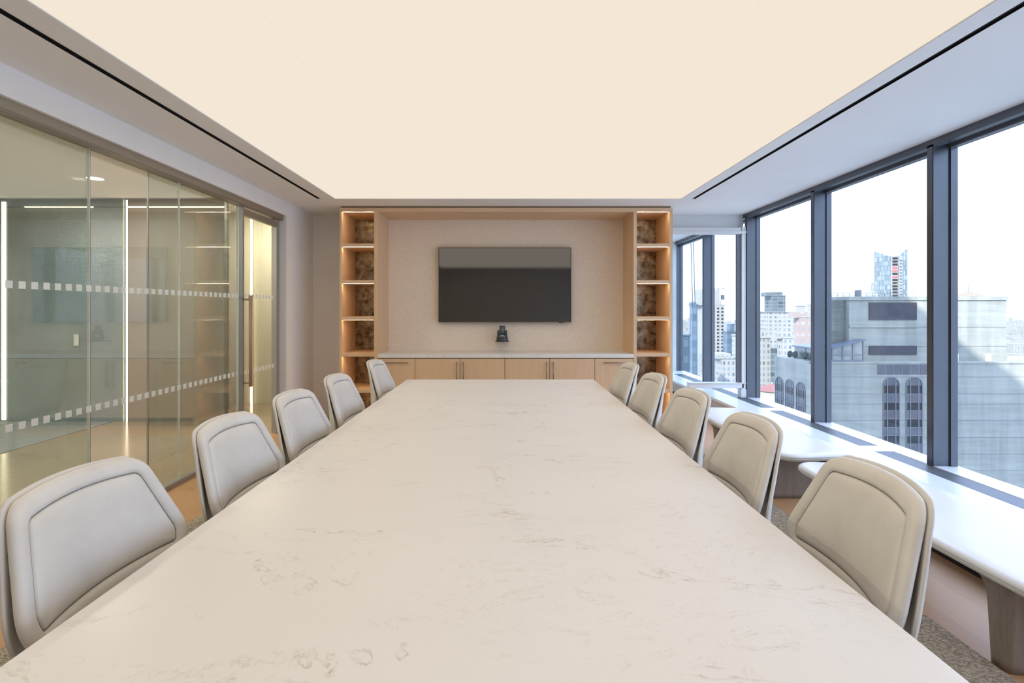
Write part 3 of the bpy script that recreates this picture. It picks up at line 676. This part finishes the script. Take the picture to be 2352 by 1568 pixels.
def arch_window(axis, c, w, ztop, zbot, plane):
    """window in a wall; axis 'x': wall faces -Y, 'y': wall faces -X"""
    n = 14; r = w / 2
    def outline(rr, zb): return [(c - rr, zb)] + [(c - rr * math.cos(math.pi * k / n), ztop - r + rr * math.sin(math.pi * k / n)) for k in range(n + 1)] + [(c + rr, zb)]
    ax = 1 if axis == 'x' else 0
    bm = bmesh.new(); add_prism(bm, outline(r, zbot), ax, plane - 0.06, plane + 0.3); win = rel(obj('arched_window', bm, M['winglass'], mb))
    bm = bmesh.new()
    z = ztop - r * 1.1; i = 0
    def bx(b, a0, a1, z0, z1, d0, d1):
        if axis == 'x': add_box(b, a0, a1, plane + d0, plane + d1, z0, z1)
        else: add_box(b, plane + d0, plane + d1, a0, a1, z0, z1)
    sp = bmesh.new()
    while z - 1.6 > zbot:
        bx(sp, c - r * 0.9, c + r * 0.9, z - 3.55 + 0.2, z - 1.75, -0.09, -0.05); bx(bm, c - r, c + r, z - 1.75, z - 1.62, -0.13, -0.05); bx(bm, c - r, c + r, z - 3.5, z - 3.36, -0.13, -0.05); z -= 3.55
    top = outline(r * 0.86, ztop - r * 1.05); add_prism(sp, top, ax, plane - 0.09, plane - 0.05)
    sp_o = rel(obj('spandrel', sp, M['winglass2'], win)); sp_o.matrix_parent_inverse = Matrix.Identity(4)
    for a in (c - r * 0.5, c + r * 0.5): bx(bm, a - 0.09, a + 0.09, zbot, ztop - r * 0.15, -0.15, -0.05)
    o = outline(r, zbot); oi = outline(r - 0.16, zbot)
    for k in range(len(o) - 1):
        q = [o[k], o[k + 1], oi[k + 1], oi[k]]
        if abs((q[1][0] - q[0][0])) + abs((q[1][1] - q[0][1])) > 1e-5: add_prism(bm, q, ax, plane - 0.16, plane - 0.05)
    fr = obj('window_frame', bm, M['roofgrey'], win)
arch_window('x', 82.05, 3.55, WZ(865, Y), -60, Y)
arch_window('x', 86.95, 3.55, WZ(865, Y), -60, Y)
for yc in (113.7, 118.2, 122.6): arch_window('y', yc, 3.5, -14.6, -60, lx)
for a in ((2184, 2197), (2216, 2228), (2293, 2305)):
    rel(box('roof_door', WX(a[0], Y), WX(a[1], Y), Y + 2.8, Y + 3.1, zl, WZ(815, Y), M['white'], mb))
# rooftop bits on it
def roofbox(px0, px1, py0, dy, mat, name): return rel(box(name, WX(px0, Y), WX(px1, Y), Y + dy, Y + dy + 1.2, zu, WZ(py0, Y + dy), mat, mb))
roofbox(1993.5, 2001, 666, 3, M['roofgrey'], 'chimney'); roofbox(2056, 2068, 671, 8, M['white'], 'vent_hood'); roofbox(2072, 2080, 674, 8, M['white'], 'vent_hood')
bm = bmesh.new()
for k in range(15):
    x = WX(1937 + k * 14, Y); add_box(bm, x, x + 0.06, Y + 4, Y + 4.06, zu, zu + 1.1)
add_box(bm, WX(1937, Y), WX(2135, Y), Y + 4, Y + 4.06, zu + 1.04, zu + 1.12); add_box(bm, WX(1937, Y), WX(2135, Y), Y + 4, Y + 4.06, zu + 0.5, zu + 0.56)
rel(obj('roof_railing', bm, M['roofgrey'], mb))
bm = bmesh.new(); add_cyl(bm, (WX(2225, 125), 125, zu), (WX(2225, 125), 125, WZ(669, 125)), 5.0, 0.3, 20); rel(obj('dome_cap', bm, M['sunpeach'], mb))
bm = bmesh.new(); add_cyl(bm, (WX(2225, 125), 125, zu), (WX(2225, 125), 125, WZ(652, 125)), 0.12, 0.05, 8); rel(obj('antenna', bm, M['roofgrey'], mb))
# glazed roof pavilion
pv = empty('roof_pavilion', (0, 0, 0), 0, 'glazed rooftop pavilion with sloping metal roof on the concrete building terrace', 'pavilion')
x0, x1 = 67.6, WX(1987, Y); ya, yb = Y + 0.5, Y + 11; ym = Y + 2.9; zb = zl + 0.1
zL = WZ(800, Y + 1); zR = WZ(779, Y + 1)
bm = bmesh.new(); add_prism(bm, [(x0, zb), (x1, zb), (x1, zR - 0.3), (x0, zL - 0.3)], 1, ya, ym); add_prism(bm, [(x0, zb), (69.85, zb), (69.85, zL - 0.0), (x0, zL - 0.3)], 1, ym, yb); obj('glazed_body', bm, plain('pavilion_glass', (0.22, 0.23, 0.22), 0.15, 0.3, 0.3, 0.4), pv)
bm = bmesh.new(); add_prism(bm, [(x0 - 0.4, zL - 0.3), (x1 + 0.2, zR - 0.3), (x1 + 0.2, zR), (x0 - 0.4, zL)], 1, ya - 0.4, ym); add_prism(bm, [(x0 - 0.4, zL - 0.3), (69.9, zL + 0.1), (69.9, zL + 0.4), (x0 - 0.4, zL)], 1, ym, yb + 0.4); obj('roof', bm, plain('blue_metal_roof', (0.13, 0.15, 0.19), 0.45, 0.3), pv)
for x in (x0 + 0.1, x0 + 2.2, x0 + 4.4, x0 + 6.6, x1 - 0.1):
    zt_ = zL + (zR - zL) * (x - x0) / (x1 - x0) - 0.3; box('post', x - 0.12, x + 0.12, ya - 0.12, ya, zb, zt_, M['roofgrey'], pv)
box('rail', x0, x1, ya - 0.13, ya, zb + 1.4, zb + 1.55, M['roofgrey'], pv)
box('rail', x0, x1, ya - 0.14, ya, zb, zb + 0.35, M['roofgrey'], pv)
for y in (ya + 3, ya + 6): box('post', x0 - 0.1, x0, y - 0.1, y + 0.1, zb, zL - 0.3, M['roofgrey'], pv)
box('rail', x0 - 0.12, x0, ya, yb, zb + 1.4, zb + 1.55, M['roofgrey'], pv)
for i, (yy, rr) in enumerate(((112.4, 0.5), (114.2, 0.65), (118.3, 0.6), (120.4, 0.55))):
    bm = bmesh.new(); bmesh.ops.create_icosphere(bm, subdivisions=3, radius=rr)
    for v in bm.verts: v.co *= 1 + 0.25 * random.uniform(-1, 1); v.co.z *= 1.25
    o = obj('potted_shrub', bm, M['plant'], None, False, ['dark shrub nearest the facade corner on the terrace edge', 'larger dark shrub second along the terrace edge', 'dark shrub beside the far half of the pavilion', 'farthest dark shrub on the terrace edge'][i], 'shrub', 'terrace shrubs'); o.location = (66.2, yy, zl + rr * 1.62)

# simple towers: body with setbacks, roof plant, windows as facade pattern or parts
def tower(label, px0, px1, ytop, Y, mat, depth=25, steps=(), roof=None, ybot=None, wins=None, name='tower_block'):
    depth = max(4.0, min(depth, 0.35 * (px1 - px0) / (px0 - VX) * Y))
    x0, x1 = WX(px0, Y + depth), WX(px1, Y); zb = ZG if ybot is None else WZ(ybot, Y)
    t = empty(name, (x0, Y, ZG), 0, label, 'building')
    box('tower_body', 0, x1 - x0, 0, depth, 0, WZ(ytop, Y) - ZG, mat, t)
    z0 = WZ(ytop, Y)
    for (a, b_, yy) in steps:
        box('setback', WX(a, Y) - x0, WX(b_, Y) - x0, depth * (0.06 + 0.05 * steps.index((a, b_, yy))), depth * (0.8 - 0.1 * steps.index((a, b_, yy))), z0 - ZG - 0.5, WZ(yy, Y) - ZG, mat, t)
    box('roof_slab', -0.4, x1 - x0 + 0.4, -0.4, depth + 0.4, z0 - ZG - 0.3, z0 - ZG + 0.5, roof or mat, t)
    if wins:
        cols, rows, pw, ph, y1, y2 = wins
        src = None
        for i in range(cols):
            for j in range(rows):
                cx = (x1 - x0) * (i + 0.5) / cols; cz = WZ(y1 + (y2 - y1) * (j + 0.5) / rows, Y) - ZG
                if src is None:
                    bm = bmesh.new(); add_box(bm, -pw / 2, pw / 2, -0.12, 0.05, -ph / 2, ph / 2); w_ = obj('window', bm, M['winglass'], t); src = w_
                else: w_ = src.copy(); C.objects.link(w_); w_.parent = t
                w_.location = (cx, 0, cz)
    return t
M['stone'] = plain('pale_limestone', (0.25, 0.247, 0.225), 0.8, 0, 0.05, 0.2)
tw = tower('tall white stone tower with stepped crown behind the glass screen', 1598, 1664, 700, 750, M['stone'], 30, ((1604, 1658, 690), (1608, 1655, 664)), wins=(5, 20, 3.0, 2.5, 704, 866))
box('crown_window', 27, 32, 3.0, 4.0, WZ(688, 750) - ZG, WZ(677, 750) - ZG, M['winglass2'], tw)
for k in range(4): box('crown_fin', 9 + k * 7, 12 + k * 7, 4.0, 8.0, WZ(664, 750) - ZG, WZ(660, 750) - ZG, M['stone'], tw)
tower('broad white terraced block at the foot of the white tower', 1640, 1692, 822, 260, M['f_white'], 22, ((1650, 1680, 812),))
tower('narrow slate blue glass tower left of the white tower', 1584, 1602, 700, 280, M['f_blue'], 18, ((1588, 1600, 694),))
tower('dark blue slab low at the left edge of the glass screen view', 1560, 1585, 770, 230, M['f_blue'], 20)
tower('dark grey block with small square penthouse right of the white tower', 1660, 1690, 762, 420, M['f_blue'], 30, ((1678, 1688, 744),))
tower('slim cream slab right of the dark grey block', 1681, 1695, 770, 300, M['f_white'], 20)
tower('grey glass office block with flat penthouse above the skyline', 1756, 1804, 679, 520, M['f_grey'], 30, ((1761, 1799, 671),), M['roofgrey'])
tower('wide white apartment slab under the grey office block', 1735, 1822, 717, 380, M['f_cream'], 20, (), M['roofgrey'])
tower('reddish brick apartment block beside the wide white slab', 1823, 1862, 728, 340, M['f_brick'], 20, ((1822, 1855, 716),))
tower('white block with dark flat roof behind the brick block', 1828, 1850, 703, 560, M['stone'], 20, (), M['roofgrey'])
tower('tall cream slab beside the brick block', 1854, 1880, 700, 620, M['f_white'], 20)
tower('narrow white tower rising at the left of the first window', 1738, 1770, 775, 260, M['f_white'], 20, ((1742, 1762, 758),))
tower('white stepped tower in front of the brick block', 1785, 1824, 775, 250, M['f_white'], 20, ((1790, 1818, 757),))
tower('grey striped block behind the rust roofed rotunda', 1755, 1790, 800, 320, M['f_grey'], 20)
tower('pale low block left of the concrete building', 1905, 1918, 715, 420, M['f_cream'], 20)
tower('small pale block beside the glass tower', 2001, 2010, 651, 500, M['f_white'], 20)
# pale glass tower with V shaped crown
Y4 = 450.0; D4 = 20.0; gx0, gx1 = WX(2008, Y4 + D4), WX(2084, Y4)
gt = empty('glass_tower', (gx0, Y4, ZG), 0, 'tall pale blue glass tower with V shaped crown above the concrete building', 'building')
wd = gx1 - gx0; zA = WZ(577, Y4 + D4) - ZG; zM = WZ(589, Y4) - ZG; zB = WZ(571, Y4) - ZG
bm = bmesh.new()
lo4 = [bm.verts.new(p) for p in ((0, 0, 0), (wd, 0, 0), (wd, D4, 0), (0, D4, 0))]
hi4 = [bm.verts.new(p) for p in ((0, 0, zM), (wd * 0.45, 0, zM), (wd, 0, zB), (wd, D4, zB), (0, D4, zA))]
bm.faces.new((lo4[0], lo4[1], hi4[2], hi4[1], hi4[0])); bm.faces.new((lo4[1], lo4[2], hi4[3], hi4[2])); bm.faces.new((lo4[2], lo4[3], hi4[4], hi4[3])); bm.faces.new((lo4[3], lo4[0], hi4[0], hi4[4]))
bm.faces.new((hi4[0], hi4[1], hi4[4])); bm.faces.new((hi4[1], hi4[3], hi4[4])); bm.faces.new((hi4[1], hi4[2], hi4[3])); bm.faces.new(lo4[::-1])
obj('tower_body', bm, M['f_glass'], gt)
bm = bmesh.new(); add_prism(bm, [(0.2, zM - 4), (wd - 0.2, zM - 4), (wd - 0.2, zB), (wd * 0.45, zM + 2.6), (0.2, zA)], 1, D4 - 1.2, D4 + 0.1); obj('crown', bm, M['sunpeach'], gt)
box('balcony_bay', wd * 0.02, wd * 0.42, -0.6, 0, 0, zM - 0.5, M['stone'], gt)
box('side_bay', wd * 0.50, wd * 0.66, -0.5, 0, 0, zM + 1, M['stone'], gt)
for k in range(15):
    z = WZ(591 + k * 7.1, Y4) - ZG
    mat = M['pink'] if k in (3, 4, 6) else M['winglass']
    box('balcony', wd * 0.08, wd * 0.38, -0.9, -0.5, z - 1.7, z, mat, gt)
    box('balcony', wd * 0.53, wd * 0.63, -0.8, -0.4, z - 3.0, z - 2.3, M['winglass2'], gt)
# rotunda with rust roof
rx, ry = WX(1773, 200), 200.0
rt = empty('rotunda', (rx, ry, ZG), 0, 'round pale tower with low rust red conical roof beside the arched wall', 'building')
bm = bmesh.new(); add_cyl(bm, (0, 0, 0), (0, 0, WZ(895, ry) - ZG), 6.5, n=40); obj('drum', bm, M['stone'], rt, True)
bm = bmesh.new(); add_cyl(bm, (0, 0, WZ(895, ry) - ZG), (0, 0, WZ(881, ry) - ZG), 7.0, 0.2, 24); obj('roof', bm, M['redroof'], rt)
bm = bmesh.new(); add_cyl(bm, (0, 0, WZ(881, ry) - ZG), (0, 0, WZ(877, ry) - ZG), 0.25, 0.1, 8); obj('finial', bm, M['white'], rt)
# far low city, nobody could count it
bm = bmesh.new()
FOOT = []
for k in range(2600):
    y = 640 + 3800 * random.random() ** 1.2; x = y * random.uniform(0.30, 1.02); w = random.uniform(8, 26); h = random.uniform(8, 34) + (30 if random.random() < 0.05 else 0)
    if 700 < y < 800 and 0.33 < x / y < 0.48: continue
    add_b = [(x, y), (x + w, y), (x + w, y + w), (x, y + w)]
    A = [bm.verts.new((p[0], p[1], ZG)) for p in add_b]; B = [bm.verts.new((p[0], p[1], ZG + h)) for p in add_b]
    for i in range(4): bm.faces.new((A[i], A[(i + 1) % 4], B[(i + 1) % 4], B[i]))
    bm.faces.new(B)
obj('distant_city', bm, M['f_cream'], None, False, 'hazy carpet of low pale buildings reaching the horizon', 'city', None, 'stuff')
# window cleaning ropes
for x0_, x1_, w_ in ((1586, 1591, 'left'), (1591.5, 1596.5, 'right')):
    bm = bmesh.new(); Yc = 40; add_cyl(bm, (WX(x0_, Yc), Yc, WZ(520, Yc)), (WX(x1_, Yc), Yc, WZ(700, Yc)), 0.03, n=8)
    obj('cable', bm, M['roofgrey'], None, False, 'thin grey cable hanging outside the glass screen, %s one of the pair' % w_, 'cable', 'hanging cables')
